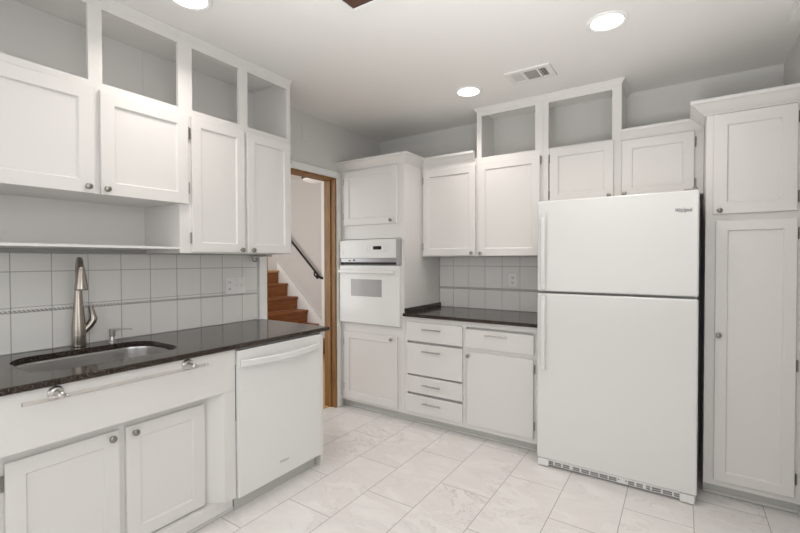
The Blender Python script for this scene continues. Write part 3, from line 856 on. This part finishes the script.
dup(l0, (.650, 1.545, CZ), 'round recessed ceiling light above the sink counter at the photo top edge', 'recessed ceiling lights')

vt = thing('ceiling_vent', 'white rectangular ceiling register with louvred sections between two lights', 'vent', (1.74, 3.25, CZ))
vx0, vx1, vy0, vy1 = 1.592, 1.884, 3.150, 3.352
z0, z1 = CZ-.010, CZ-.0005
bars = [vx0, vx0+.036, vx0+.105, vx0+.118, vx0+.200, vx0+.212, vx0+.258, vx1]
m = MB()
m.box(vx0, vx1, vy0, vy0+.033, z0, z1); m.box(vx0, vx1, vy1-.033, vy1, z0, z1)
for k in (0, 2, 4, 6): m.box(bars[k], bars[k+1], vy0+.033, vy1-.033, z0, z1)
m.build('frame', PVENT, vt, smooth=False)
MB().box(vx0+.034, vx1-.024, vy0+.031, vy1-.031, CZ-.0014, CZ-.0006).build('backing', VDARK, vt, smooth=False)
VG = plain('vent_grey_louvre', (.36, .345, .32), .6)
for k in range(5):
    x = bars[1]+.002+k*.0138
    m = MB(); m.grid([[(x, y, CZ-.0090), (x+.010, y, CZ-.0075), (x+.010, y, CZ-.0065), (x, y, CZ-.0080)] for y in (vy0+.034, vy1-.034)]); m.build('louvre', PVENT, vt)
for k in range(7):
    y = vy0+.036+k*.0187
    m = MB(); m.grid([[(x, y, CZ-.0070), (x, y+.017, CZ-.0085), (x, y+.017, CZ-.0078), (x, y, CZ-.0060)] for x in (bars[3]-.0005, bars[4]+.0005)]); m.build('louvre', VG, vt)
for k in range(3):
    x = bars[5]+.009+k*.0145
    m = MB(); m.grid([[(x, y, CZ-.0090), (x+.004, y, CZ-.0090), (x+.004, y, CZ-.0075), (x, y, CZ-.0075)] for y in (vy0+.034, vy1-.034)]); m.build('louvre', PVENT, vt)

ht = thing('ceiling_hatch', 'dark wood panel with pale frame set in the ceiling at the top edge', 'ceiling hatch', (1.53, 1.75, CZ))
hx0, hx1, hy0, hy1 = 1.213, 1.85, 1.45, 2.058
m = MB()
m.box(hx0, hx1, hy0, hy0+.03, CZ-.014, CZ-.0005, .002); m.box(hx0, hx1, hy1-.03, hy1, CZ-.014, CZ-.0005, .002); m.box(hx0, hx0+.03, hy0+.03, hy1-.03, CZ-.014, CZ-.0005, .002); m.box(hx1-.03, hx1, hy0+.03, hy1-.03, CZ-.014, CZ-.0005, .002)
m.build('frame', TRIM, ht)
MB().box(hx0+.031, hx1-.031, hy0+.031, hy1-.031, CZ-.009, CZ-.0005, .001).build('panel', HATCHW, ht)

# ------------------------------------------------------------------ stair hall contents
SYA, SYB = 4.02, HY-.034
stn = thing('staircase', 'orange oak staircase rising to the left beyond the doorway', 'stairs', (-2.4, 4.5, 0))
nz = [(-1.69, .2), (-1.925, .404), (-2.15, .598), (-2.37, .790), (-2.59, .988), (-2.80, 1.190)]
for k, (x, z) in enumerate(nz):
    back = nz[k+1][0] if k+1 < len(nz) else -4.38
    m = MB(); m.box(back-.02 if k+1 < len(nz) else back, x, SYA-.02, SYB, z-.032, z, .006); tdo = m.build('tread', WOODS if k < 5 else WOODF, stn)
    zb = nz[k-1][1] if k else 0.0
    m = MB(); m.box(x-.045, x-.025, SYA, SYB, zb+.0005, z-.032); m.build('riser', WOODS, stn, smooth=False)
m = MB()
sl = (1.190-.2)/(-2.80+1.69)
for off0, off1, yb, ty in ((-.30, .085, SYB, 'skirt'),):
    o2 = []
    xa, xb = -1.62, -2.86
    ring = lambda y: [(xa, y, 0), (xa, y, max(.0, .2+sl*(xa+1.69)+off1)), (xb, y, .2+sl*(xb+1.69)+off1), (xb, y, 1.160), (xb, y, 0)]
    m.grid([ring(HY-.030), ring(HY-.001)])
m.build('skirt_board', TRIM, stn, smooth=False)
m = MB(); m.box(-4.39, -4.37, SYA-.3, HY-.001, 1.192, 1.31, .003)
struct('baseboard_landing', m, TRIM)

hr = thing('handrail', 'black iron handrail sloping down the stair wall beyond the doorway', 'handrail', (-2.4, HY-.06, 1.6))
a = Vector((-3.55, HY-.065, 2.62-.02)); p1 = Vector((-2.566, HY-.065, 1.725)); p2 = Vector((-1.905, HY-.065, 1.125))
d = (p1-p2).normalized()
m = MB(); m.tube([p2+d*1.75, p2, p2-d*.03], .0165, 12); m.tube([p2-d*.03, p2-d*.055+Vector((0, .02, 0)), p2-d*.06+Vector((0, .064, 0))], .018, 12)
m.build('rail', BLACKM, hr)
for q in (p2+d*.11, p2+d*1.3):
    m = MB(); m.tube([q+Vector((0, 0, -.015)), q+Vector((0, 0, -.075)), q+Vector((0, .035, -.095)), q+Vector((0, .064, -.095))], .012, 10)
    m.lathe(q+Vector((0, .064, -.095)), (0, -1, 0), [(0, .034), (.006, .034), (.010, .02), (.010, 0)], 16); m.build('bracket', BLACKM, hr)

hl = thing('hall_ceiling_light', 'flush glass ceiling light with dark rim seen through the top of the doorway', 'ceiling light', (-1.52, 4.50, 2.43))
MB().lathe((-1.52, 4.50, 2.6195), (0, 0, -1), [(0, .06), (.13, .065), (.14, .155), (.185, .155), (.19, .145), (.19, 0)], 32).build('rim', BLACKM, hl)
MB().lathe((-1.52, 4.50, 2.429), (0, 0, -1), [(0, .142), (.012, .136), (.030, .10), (.042, .04), (.044, 0)], 32).build('glass_bowl', HALLGLOW, hl)
